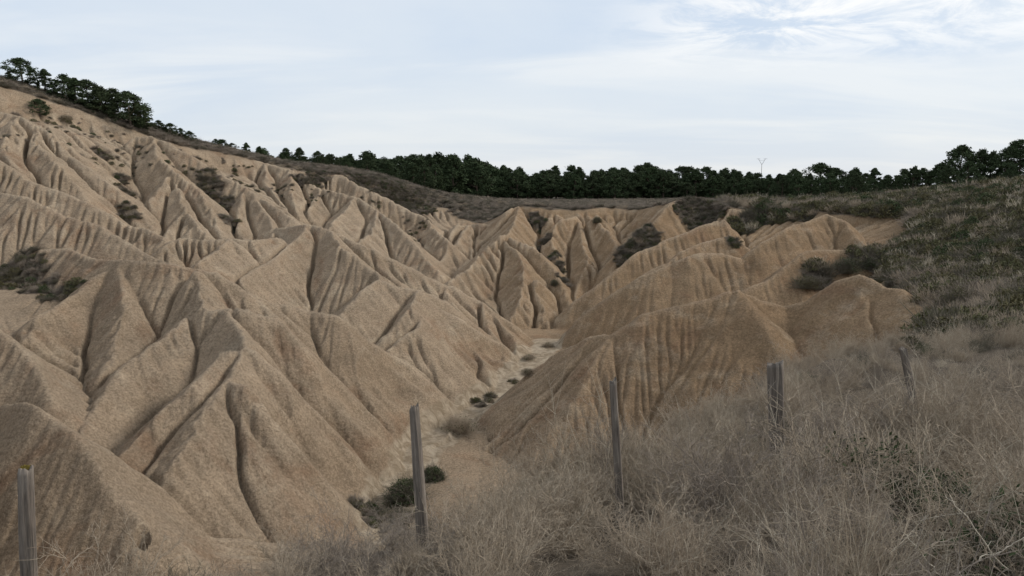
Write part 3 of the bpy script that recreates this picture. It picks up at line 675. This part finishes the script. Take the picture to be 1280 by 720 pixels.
ks = np.where(t > .24, np.where(u_ < .6, 0, 1), np.where(t2 < -.28, np.where(u_ < .6, 2, 4), np.where(u_ < .50, 3, np.where(u_ < .66, 1, np.where(u_ < .76, 5, np.where(u_ < .86, 4, 2))))))
ks = np.where((ps[:, 1] < 36) & (ks == 5), 1, ks); ks = np.where((ks == 4) & (rp.uniform(0, 1, len(ps)) < .6), 3, ks)
scatter_obj('scrub', ('slope_scrub', far_kinds), ps, rn_, ss, ks)['label'] = 'olive and grey scrub covering the hillside on the right'
far_b = [o.copy() for o in far_kinds]
ph = np.concatenate([spots(70000, -80, 80, 60, 152, lambda x, y, sd, v: (v > .5) & ~((x > .17*y+9) & (y < 96)) & (y > 66))])
rh, sh = pack(ph, .8, 1.4, squash=(.4, .75)); t = nz(ph[:, 0], ph[:, 1], 8, 221)+rp.normal(0, .15, len(ph)); u_ = rp.uniform(0, 1, len(ph))
kh = np.where(t > .0, np.where(u_ < .65, 0, 2), np.where(u_ < .45, 2, np.where(u_ < .8, 0, 1)))
scatter_obj('heath', ('plateau_heath', far_b), ph, rh, sh, kh)['label'] = 'low grey brown heath on the plateau and hilltop'
pb = []
for x, y, r in PP:
    n = int(26*r*r); a = rp.uniform(0, 6.283, n); q_ = r*.85*np.sqrt(rp.uniform(0, 1, n)); px = x+q_*np.cos(a); py = y+q_*np.sin(a)
    pb.append(np.stack([px, py, height(px, py)-.03], -1))
for k_ in range(1):      # thin sprinkling on gentler ground under the left scarp
    sl = spots(5000, -75, -10, 55, 100, lambda x, y, sd, v: (sd > 1) & (sd < 12) & (nz(x, y, 6, 231) > -.02) & (rp.uniform(0, 1, len(x)) < .6)); pb.append(sl)
pb = np.concatenate(pb); rb, sb = pack(pb, .35, .85, squash=(.6, 1.0)); u_ = rp.uniform(0, 1, len(pb))
kb = np.where(u_ < .32, 2, np.where(u_ < .68, 0, np.where(u_ < .94, 3, 4)))
far_c = [o.copy() for o in far_kinds]
scatter_obj('gully_scrub', ('gully_scrub_kinds', far_c), pb, rb, sb, kb)['label'] = 'dark low scrub growing in patches in the clay gullies'

# ------------------------------------------------------------------ things
def tag(o, label, cat, group=None):
    o['label'] = label; o['category'] = cat
    if group: o['group'] = group
    return o
def empty(name, loc, rz=0):
    o = bpy.data.objects.new(name, None); COL.objects.link(o); o.location = loc; o.rotation_euler = (0, 0, rz); return o
def child(name, me_, par):
    o = bpy.data.objects.new(name, me_); COL.objects.link(o); o.parent = par; return o

# pines: kinds share meshes
def pine_meshes(seed, H_=6., R_=2.1, bare_=.18, top=.55, per=46, nclump=105):
    r = np.random.RandomState(seed); cs = []
    lean = r.normal(0, .25, 2)
    for i in range(nclump):
        z = bare_+(1-bare_)*r.uniform(0, 1)**.85; zz = (z-bare_)/(1-bare_)
        prof = (np.sin(np.pi*min(1, (zz*.93+.07))**top))**.65 if zz < .999 else .1
        a = r.uniform(0, 6.283); lob = 1+.22*np.sin(2*a+seed)+.15*np.sin(3*a+2*seed+5*zz)
        q = R_*max(prof, .08)*lob*r.uniform(.35, 1.0)**.6
        cs.append((q*np.cos(a)+lean[0]*zz, q*np.sin(a)+lean[1]*zz, H_*z*.94+r.normal(0, .1)))
    cs = np.array(cs); cr = r.uniform(.30, .58, len(cs))*R_/2.1
    V, Q = leaves(seed, cs, cr, per, .17, .7)
    crown = mesh_from('pine_crown', V, Q, [M_needle])
    tz = np.linspace(0, 1, 6); P = np.stack([lean[0]*tz*.9+.08*np.sin(tz*5+seed), lean[1]*tz*.9, H_*.85*tz-.1], -1)[None]
    Vt, Qt = tubes(P, (.15*(1-.8*tz))[None]*H_/6, 7)
    sel = cs[r.choice(len(cs), 16, replace=False)]; b0 = []
    for c_ in sel:
        h0 = max(.12, (c_[2]/H_-.14)); s0_ = np.array([lean[0]*h0, lean[1]*h0, H_*h0*.9]); tt_ = np.linspace(0, 1, 4)[:, None]
        b0.append(s0_*(1-tt_)+c_*tt_+np.array([0, 0, -.25])*np.sin(np.pi*tt_)*.6)
    Vb, Qb = tubes(np.array(b0), np.tile(np.array([.05, .04, .028, .012]), (16, 1))*H_/6, 5)
    trunk = mesh_from('pine_trunk', np.concatenate([Vt, Vb]), np.concatenate([Qt, Qb+len(Vt)]), [M_bark], smooth=True)
    return crown, trunk, H_
PK = [pine_meshes(1, bare_=.10), pine_meshes(2, 6, 1.8, .12, .5), pine_meshes(3, 6, 2.4, .08, .62), pine_meshes(4, 6, 2.0, .15, .7), pine_meshes(5, 6, 1.6, .08, .45), pine_meshes(6, 6, 2.7, .05, .7),
      pine_meshes(7, 6, 1.9, .20, .75), pine_meshes(8, 6, 2.2, .05, .5)]
pines = []
for k_, (cr, tk, h_) in enumerate(PK):
    e = empty('pine_tree', (0, 0, 0)); child('crown', cr, e); child('trunk', tk, e); pines.append(e)
used_p = set()
def plant_pine(kind, x, y, h, label, group=None, wide=1.0, z=None):
    src = pines[kind]
    if kind not in used_p: r_ = src; used_p.add(kind)
    else:
        r_ = src.copy(); COL.objects.link(r_)
        for ch in list(src.children):
            c_ = ch.copy(); COL.objects.link(c_); c_.parent = r_
    s_ = h/6.; r_.location = (x, y, (float(height(x, y)) if z is None else z)-.05); r_.rotation_euler = (0, 0, rp.uniform(0, 6.28)); r_.scale = (s_*wide, s_*wide, s_)
    if 'group' in r_: del r_['group']
    return tag(r_, label, 'pine tree', group)
def pine_px(kind, u, vtop, d, label, group=None, wide=1.0):
    x = W(u, 235, d)[0]; zt = W(u, vtop, d)[2]; z0 = float(height(x, d)); return plant_pine(kind, x, d, max(1.0, zt-z0), label, group, wide)
# pines on the left hill crest, from the frame edge to the right
LH = [(5,-12,84,80,2,'pine at the left frame edge on the hilltop crest'),(0,4,84,80,0,'dark pine at the top of the left hill beside the largest round pine'),
 (5,38,71,80,5,'largest round pine on the left hilltop skyline'),(3,22,88,78,4,'narrow pine just left of the largest round pine on the hilltop'),
 (2,66,85,80,1,'pointed pine directly right of the largest round hilltop pine'),(5,86,92,80,2,'broad pine second after the largest round hilltop pine'),
 (1,103,96,80,1,'pine in the middle of the descending hilltop row'),(2,117,98,81,5,'bushy wide pine midway down the descending hilltop row'),
 (0,134,106,81,0,'pine third from the lower end of the hilltop row'),(3,148,109,82,2,'pine second from the lower end of the hilltop row'),
 (4,168,113,82,5,'pine standing last at the lower right end of the hilltop row'),(0,178,126,83,4,'small pine leaning out past the end of the hilltop row')]
for _, u, vt, d, k_, lb in LH: pine_px({0: 7, 1: 4, 3: 7, 4: 4}.get(k_, k_), u, vt, d, lb, 'pines on the left hill crest', 1.5)
for u, vt, d, k_, lb in [(203,149,88,7,'small dark pine bush first below the hilltop row on the skyline'),(216,153,89,5,'low pine bush second below the hilltop row on the skyline'),
    (229,159,90,7,'low pine bush third below the hilltop row on the skyline'),(240,163,91,2,'low round pine bush halfway down the skyline gap'),(272,176,95,7,'isolated low pine bush on the skyline between gap and wood'),
    (292,184,98,5,'low pine bush at the upper left start of the wood')]:
    pine_px(k_, u, vt, d, lb, 'low pine bushes on the skyline', 1.5)
def pine_on(u, v, h, k_, lb, wide=1.2):
    p = raycast(u, v, 12)
    if p: plant_pine(k_, p[0], p[1], h, lb, None, wide)
pine_on(50, 146, 1.7, 5, 'small lone green pine on the upper left clay slope', 1.5)
pine_on(176, 161, 1.9, 7, 'round pine bush on the slope under the end of the hilltop row', 1.1)
# skyline profile of the far wood: u -> top v
prof_u = [285,310,330,355,380,400,420,440,457,470,500,530,560,580,600,620,640,670,700,730,757,780,810,850,890,920,950,985,1000,1015,1033,1050,1070,1090,1110,1130,1145,1165,1180,1200,1225,1250,1270,1300]
prof_v = [188,190,187,190,196,195,194,196,191,197,200,201,196,200,203,208,214,216,214,213,210,213,211,214,216,217,220,219,212,216,207,214,213,217,220,208,207,212,200,181,189,186,178,170]
vtop = lambda u: float(np.interp(u, prof_u, prof_v))
rows = [(262,420,108,3.6,'wl'),(290,545,116,3.2,'wl'),(295,560,124,3.6,'wl'),(300,575,132,3.6,'wl'),(430,600,141,3.4,'wl'),(548,1000,150,2.9,'wc'),(556,1000,155,2.9,'wc'),(562,985,160,2.9,'wc'),(562,985,165,3.0,'wc'),(970,1140,116,3.0,'wr'),(960,1130,123,3.0,'wr'),(960,1120,131,3.2,'wr')]
gl = {'wl': ('dark pine in the wood rising behind the scrubby hump left of centre', 'pines of the wood left of centre'),
      'wc': ('dark pine in the straight line of wood behind the flat plateau', 'pines of the straight wood in the centre'),
      'wr': ('dark pine in the wood between the mast and the tall trees on the right', 'pines of the wood right of the mast')}
for u0, u1, d, sp, gk in rows:
    n = int((u1-u0)/F*d/sp*1.25)
    for i in range(n):
        u = u0+(u1-u0)*(i+rp.uniform(-.35, .35)+.5)/n; dd = d+rp.uniform(-2, 2); back = 0 if d in (132, 141, 165, 131) else rp.uniform(2, 13)
        v = vtop(u)-4+back+rp.uniform(-5, 5); x = W(u, 235, dd)[0]; z0 = float(height(x, min(dd, 170))); h = W(u, v, dd)[2]-z0
        plant_pine([rp.randint(0, 8), (4, 5, 7, 1)[rp.randint(4)]][d >= 155 or d in (132, 131)], x, dd, float(np.clip(h, 2.6, 9.5)), gl[gk][0], gl[gk][1], rp.uniform(1.1, 1.45))
for u, vt, d, k_, lb in [(1142,207,98,1,'slim forked pine left of the tallest dark pine'),(1125,219,98,4,'low pine at the left foot of the tall right hand pines'),(1152,209,99,5,'pine between the slim forked pine and the gap filling pine'),(1163,212,97,2,'pine filling the gap left of the tallest dark pine'),
    (1175,202,96,0,'pine touching the left side of the tallest dark pine'),(1197,180,95,5,'tallest dark pine near the right end of the skyline'),(1220,186,95,2,'broad pine directly right of the tallest dark pine'),
    (1238,188,94,1,'pine between the tallest pine and the right frame edge'),(1256,183,92,5,'wide pine second from the right frame edge'),(1275,172,92,0,'pine at the right frame edge on the skyline'),(1300,168,92,5,'pine just beyond the right frame edge'),
    (1210,200,90,7,'low dark pine in front of the tallest pine'),(1262,205,88,7,'low pine in front of the trees at right frame edge'),(1186,206,90,2,'short bushy pine in front and left of the tallest pine')]:
    pine_px(k_, u, vt, d, lb, 'tall pines on the right skyline', 1.1)

# shrubs that stand alone
def shrub_mesh(seed, rad, h, dark=True, leafm=None, th=.006, n=500, leafn=60, size=.05):
    parts = [(twigs(seed, n, rad, h, th, 4, 1.1, .14, 3), M_dark if dark else M_dry)]
    if leafm is not None: parts.append((leaves(seed, dome(seed, leafn, rad*.85, h*.85), rad*.26, 22, size), leafm))
    V = []; Q = []; mi = []; n_ = 0
    for i, ((v, f), m) in enumerate(parts): V.append(v); Q.append(f+n_); n_ += len(v); mi += [i]*len(f)
    return mesh_from('shrub', np.concatenate(V), np.concatenate(Q), [m for _, m in parts], mi)
SH = [(574,538,1.25,.75,'grey',"wide grey shrub on the stream bed between the two nearest clay spurs"),(612,503,.35,.22,'grey','low grey shrub just upstream of the wide shrub in the stream bed'),
 (506,628,.85,1.15,'green','dark green shrub on the stream bed just left of the leaning fence post'),(541,600,.6,.7,'green','small green shrub on the stream bed right of the leaning fence post'),
 (660,468,.55,.42,'grey','round shrub in the middle of the stream bed below the far bend'),(661,449,.6,.4,'grey','dark shrub in the stream bed just short of the far bend'),(685,434,.5,.35,'grey','small shrub at the far bend of the stream bed'),
 (1136,436,.32,.42,'dark','dark bush at the foot of the clay ridge above the leaning right post'),(1056,341,1.2,1.1,'green','large dark green bush in the hollow behind the near clay ridge'),(1084,337,.8,.8,'green','dark green bush right of the large bush behind the near clay ridge'),
 (1008,360,1.2,.8,'dark','grey green bush behind the near ridge, left of the large dark green bush'),(747,278,.7,.7,'dark','tiny dark bush on the pale rim above the centre right pyramids'),
 (693,356,.5,.5,'dark','tiny dark bush in the steep gully right of the central pyramid'),(82,150,.7,.5,'olive','low olive bush right of the lone pine on the left slope'),
 (1195,392,1.1,1.2,'dark','dark bush right of the end of the near clay ridge'),(1178,374,.9,1.0,'straw','pale dry bush leaning over the right end of the near clay ridge'),
 (1156,352,.9,1.0,'green','dark green bush behind the right end of the near clay ridge')]
for i, (u, v, r_, h_, kd, lb) in enumerate(SH):
    p = raycast(u, v, 12)
    if not p: continue
    if kd == 'straw': mh = shrub_mesh(300+i, r_, h_, False, None, .008, 900)
    else: mh = shrub_mesh(300+i, r_, h_, kd in ('dark', 'green'), {'grey': M_olive, 'green': M_green, 'dark': M_olive, 'olive': M_olive}[kd], .008, 620, {'green': 80, 'grey': 14}.get(kd, 40), .045)
    o = bpy.data.objects.new('shrub', mh); COL.objects.link(o); o.location = (p[0], p[1], p[2]-.06); o.rotation_euler = (rp.normal(0, .1), rp.normal(0, .1), rp.uniform(0, 6)); o.scale = (rp.uniform(.85, 1.3), rp.uniform(.75, 1.05), rp.uniform(.85, 1.1)); tag(o, lb, 'shrub')

# big dry bushes that stand out of the near brush
BK = []
for i_, (s_, m_) in enumerate(((501, M_dry), (502, M_lilac), (503, M_dry))):
    v_, f_ = bramble(s_, 70, 9, 8, .80, .78, .0046, 1.25, .30); BK.append(mesh_from('dry_bush', v_, f_, [m_]))
for i_, (u, d, sc_, lb) in enumerate([(862,7.6,1.05,'big pale dry bush between the slender post and the broad squared post'),(935,6.4,1.1,'big dry bush in front and left of the broad squared post'),
    (706,6.6,.85,'grey dry bush left of the slender fence post'),(628,5.9,.8,'grey dry bush between the leaning post and the slender post'),(1045,8.8,1.0,'dry bush behind and right of the broad squared post'),
    (1130,6.6,.72,'wide dry bush in front of the thin leaning far post'),(1205,9.2,.8,'dry bush right of the thin leaning far post'),(1085,4.7,.72,'low dry bush at the bottom edge right of centre'),
    (835,5.0,.72,'dry bush at the bottom edge in front of the slender post'),(1255,6.2,1.0,'dry bush at the right frame edge in the foreground'),(420,5.4,.62,'low dry bush at the bottom edge left of the leaning post'),
    (330,5.0,.5,'small dry bush at the bottom edge below the near clay hill'),(985,11.0,.9,'dry bush on the rim behind the broad squared post')]):
    x = W(u, 235, d)[0]; o = bpy.data.objects.new('dry_bush', BK[i_ % 3]); COL.objects.link(o); o.location = (x, d, float(height(x, d))-.03); o.rotation_euler = (rp.normal(0, .08), rp.normal(0, .08), rp.uniform(0, 6.28))
    o.scale = (sc_*1.05, sc_*1.05, sc_*.9); tag(o, lb, 'dry bush')

# fence posts
M_wood = Mat('weathered wood'); gr = M_wood.noise(14, 7, .75, vec=M_wood.mapping('Object', (1, 1, .07)), dist=.4); gr2 = M_wood.noise(48, 4, .7, vec=M_wood.mapping('Object', (1, 1, .05)))
wc = M_wood.mix(M_wood.ramp(gr, .34, .66), (.070, .060, .052), (.34, .29, .24)); wc = M_wood.mix(M_wood.ramp(M_wood.noise(3, 4), .45, .7), wc, (.17, .14, .115))
M_wood.color(M_wood.mix(.8, wc, M_wood.mix(M_wood.ramp(gr2, .35, .65), (.5, .5, .5), (1.45, 1.45, 1.45)), 'MULTIPLY')); M_wood.bump(gr, .012, 1., M_wood.bump(gr2, .005, 1.))
M_wood = M_wood.m
M_moss = Mat('yellow moss'); M_moss.color(M_moss.mix(M_moss.noise(80), (.10, .075, .02), (.26, .20, .05))); M_moss = M_moss.m
def post(u_t, v_t, u_b, v_b, d, w_t, w_b, seed, label, square=0., moss=False, lean_y=0.):
    T_ = np.array(W(u_t, v_t, d)); B_ = np.array(W(u_b, v_b, d)); T_[1] += lean_y
    dirv = (T_-B_)/np.linalg.norm(T_-B_); gz = float(height(B_[0], B_[1])); B_ = B_+dirv*((gz-.25-B_[2])/dirv[2])
    Lp = np.linalg.norm(T_-B_); NR, NS = 46, 44; r = np.random.RandomState(seed)
    th = np.linspace(0, 2*np.pi, NS, endpoint=False); zz = np.linspace(0, 1, NR)
    crack = r.uniform(0, 2*np.pi, 9); cw = r.uniform(.05, .13, 9); cdp = r.uniform(.06, .26, 9); V = []
    bx, by = r.uniform(-1, 1, 2)*.018; ph = r.uniform(0, 6)
    for z in zz:
        w = (w_b*(1-z)+w_t*z)/2
        rad = np.ones(NS)+.07*np.sin(2*th+ph+z*.7)+.04*np.sin(5*th+ph*2+z*2)+.03*np.sin(9*th+z*5)
        if square: rad *= 1+square*(np.clip(1/np.maximum(np.abs(np.cos(th+.3)), np.abs(np.sin(th+.3))), 1, 1.35)-1)
        for c_, q_, dp in zip(crack, cw, cdp):
            dth = np.angle(np.exp(1j*(th-c_-.25*np.sin(z*3+c_)))); rad -= dp*np.exp(-(dth/q_)**2)*(.55+.45*np.sin(z*6+c_*3))
        rad += r.normal(0, .012, NS)
        x = w*rad*np.cos(th)+bx*np.sin(z*3.1+ph); y = w*rad*np.sin(th)+by*np.sin(z*2.5+ph)
        top = (z == 1)*(.012*np.sin(3*th+ph)+r.normal(0, .006, NS)-.02*np.cos(th+ph))
        V.append(np.stack([x, y, z*Lp+top], -1))
    V = np.concatenate(V); ix = np.arange(NR*NS).reshape(NR, NS); nx = np.roll(ix, -1, 1)
    Q = np.stack([ix[:-1], nx[:-1], nx[1:], ix[1:]], -1).reshape(-1, 4).tolist()
    cx = V[-NS:].mean(0); V = np.vstack([V, cx-[0, 0, .012]]); Q = Q+[[ix[-1, k], nx[-1, k], len(V)-1] for k in range(NS)]
    m = bpy.data.meshes.new('fence_post'); m.from_pydata(V.tolist(), [], Q); m.shade_smooth(); m.materials.append(M_wood)
    for e in range(len(Q)-NS, len(Q)): m.polygons[e].use_smooth = False
    o = bpy.data.objects.new('fence_post', m); COL.objects.link(o); o.location = B_
    o.rotation_euler = Vector(dirv).to_track_quat('Z', 'Y').to_euler(); tag(o, label, 'fence post', 'old wooden fence posts along the rim')
    if moss:
        cs = np.stack([cx[0]+w_t*.36*np.cos(th[::2])*r.uniform(.2, 1, NS//2), cx[1]+w_t*.36*np.sin(th[::2])*r.uniform(.2, 1, NS//2), np.full(NS//2, cx[2]+.006)], -1)
        v_, f_ = leaves(seed, cs, .014, 30, .009, .7); mo = child('moss', mesh_from('moss', v_, f_, [M_moss]), o); mo['label'] = 'yellow moss on the post top'
    return o
post(31, 585, 37, 730, 4.6, .088, .108, 1, 'thick mossy topped fence post at the left edge of the photo', moss=True)
post(516, 508, 531, 705, 5.8, .072, .118, 2, 'tall grey fence post leaning left in front of the stream bed')
post(767.5, 477, 773, 650, 7.0, .070, .088, 5, 'slender upright fence post in front of the brown clay face')
post(969.5, 454, 971, 560, 8.3, .170, .160, 4, 'short broad squared fence post standing up from the grey brush', .8)
post(1129, 436, 1149, 530, 12.0, .105, .125, 9, 'thin pale fence post leaning left far along the rim')

# power line masts beyond the wood
M_steel = Mat('mast steel', .6); M_steel.color(M_steel.mix(M_steel.noise(4), (.16, .16, .165), (.24, .24, .245))); M_steel = M_steel.m
def mast(u, vt, d, H_, label, arm=1.0):
    x, y, zt = W(u, vt, d); e = empty('power_mast', (x, y, zt-H_))
    V, Q = tubes(np.array([[(0, 0, 0), (0, 0, H_*.5), (0, 0, H_-3.2*arm)]], float), np.array([[.22, .17, .13]])); child('pole', mesh_from('pole', V, Q, [M_steel]), e)
    b = H_-3.2*arm
    for s_ in (-1, 1):
        V, Q = tubes(np.array([[(0, 0, b), (s_*1.1*arm, 0, b+1.7*arm), (s_*1.9*arm, 0, H_)]], float), np.array([[.12, .10, .09]])); child('arm', mesh_from('arm', V, Q, [M_steel]), e)
        V, Q = tubes(np.array([[(s_*.9*arm, 0, H_-.05), (s_*1.9*arm, 0, H_), (s_*2.9*arm, 0, H_-.05)]], float), np.array([[.07, .08, .07]])); child('crossarm', mesh_from('crossarm', V, Q, [M_steel]), e)
    V, Q = tubes(np.array([[(-1.4*arm, 0, H_-.9*arm), (0, 0, H_-1.0*arm), (1.4*arm, 0, H_-.9*arm)]], float), np.array([[.05, .05, .05]])); child('brace', mesh_from('brace', V, Q, [M_steel]), e)
    tag(e, label, 'power mast'); return e
mast(952.5, 198.5, 430, 22, 'grey forked power line mast rising above the wood right of centre')
mast(708.5, 208, 760, 26, 'tiny distant power line mast just above the treetops near centre', 1.1)

# long dry stalks arching out of the brush at lower right
STK = [([(1262,712,3.3),(1240,690,3.3),(1214,655,3.32),(1196,632,3.35),(1180,620,3.4)],.0032,'long pale stalk arching up left from the lower right corner'),
 ([(1222,700,3.2),(1240,694,3.2),(1262,683,3.2),(1285,668,3.2)],.0028,'pale stalk running out to the right edge at the lower right corner'),
 ([(1175,720,3.3),(1160,702,3.3),(1143,680,3.3),(1128,664,3.35)],.0025,'thin pale stalk at the bottom right of centre brush'),
 ([(1290,622,4.2),(1270,608,4.2),(1255,593,4.2),(1240,580,4.3)],.003,'pale stalk reaching up left at the right edge'),
 ([(692,700,5.6),(712,662,5.6),(738,628,5.6)],.0028,'pale straight stalk rising right below the slender fence post'),
 ([(792,668,5.4),(818,700,5.3),(836,730,5.2)],.0026,'thin pale stalk falling right below the slender fence post')]
for pl, th_, lb in STK:
    P = np.array([W(*p) for p in pl]); tt_ = np.linspace(0, 1, len(P)); t2_ = np.linspace(0, 1, 14); P2 = np.stack([np.interp(t2_, tt_, P[:, k]) for k in range(3)], -1)
    P2 += np.random.RandomState(len(lb)).normal(0, .004, P2.shape)
    V, Q = tubes(P2[None], (th_*(1-.55*t2_))[None], 5)
    r = np.random.RandomState(len(lb)); n = 16; i0 = r.randint(2, 13, n); dd = r.normal(0, 1, (n, 3)); dd /= np.linalg.norm(dd, axis=1, keepdims=True)
    P3 = P2[i0][:, None]+dd[:, None]*np.linspace(0, 1, 3)[None, :, None]*r.uniform(.01, .05, (n, 1, 1)); V3, Q3 = tubes(P3, np.full((n, 3), th_*.45))
    o = bpy.data.objects.new('dry_stalk', mesh_from('dry_stalk', np.concatenate([V, V3]), np.concatenate([Q, Q3+len(V)]), [M_straw])); COL.objects.link(o); tag(o, lb, 'dry stalk')
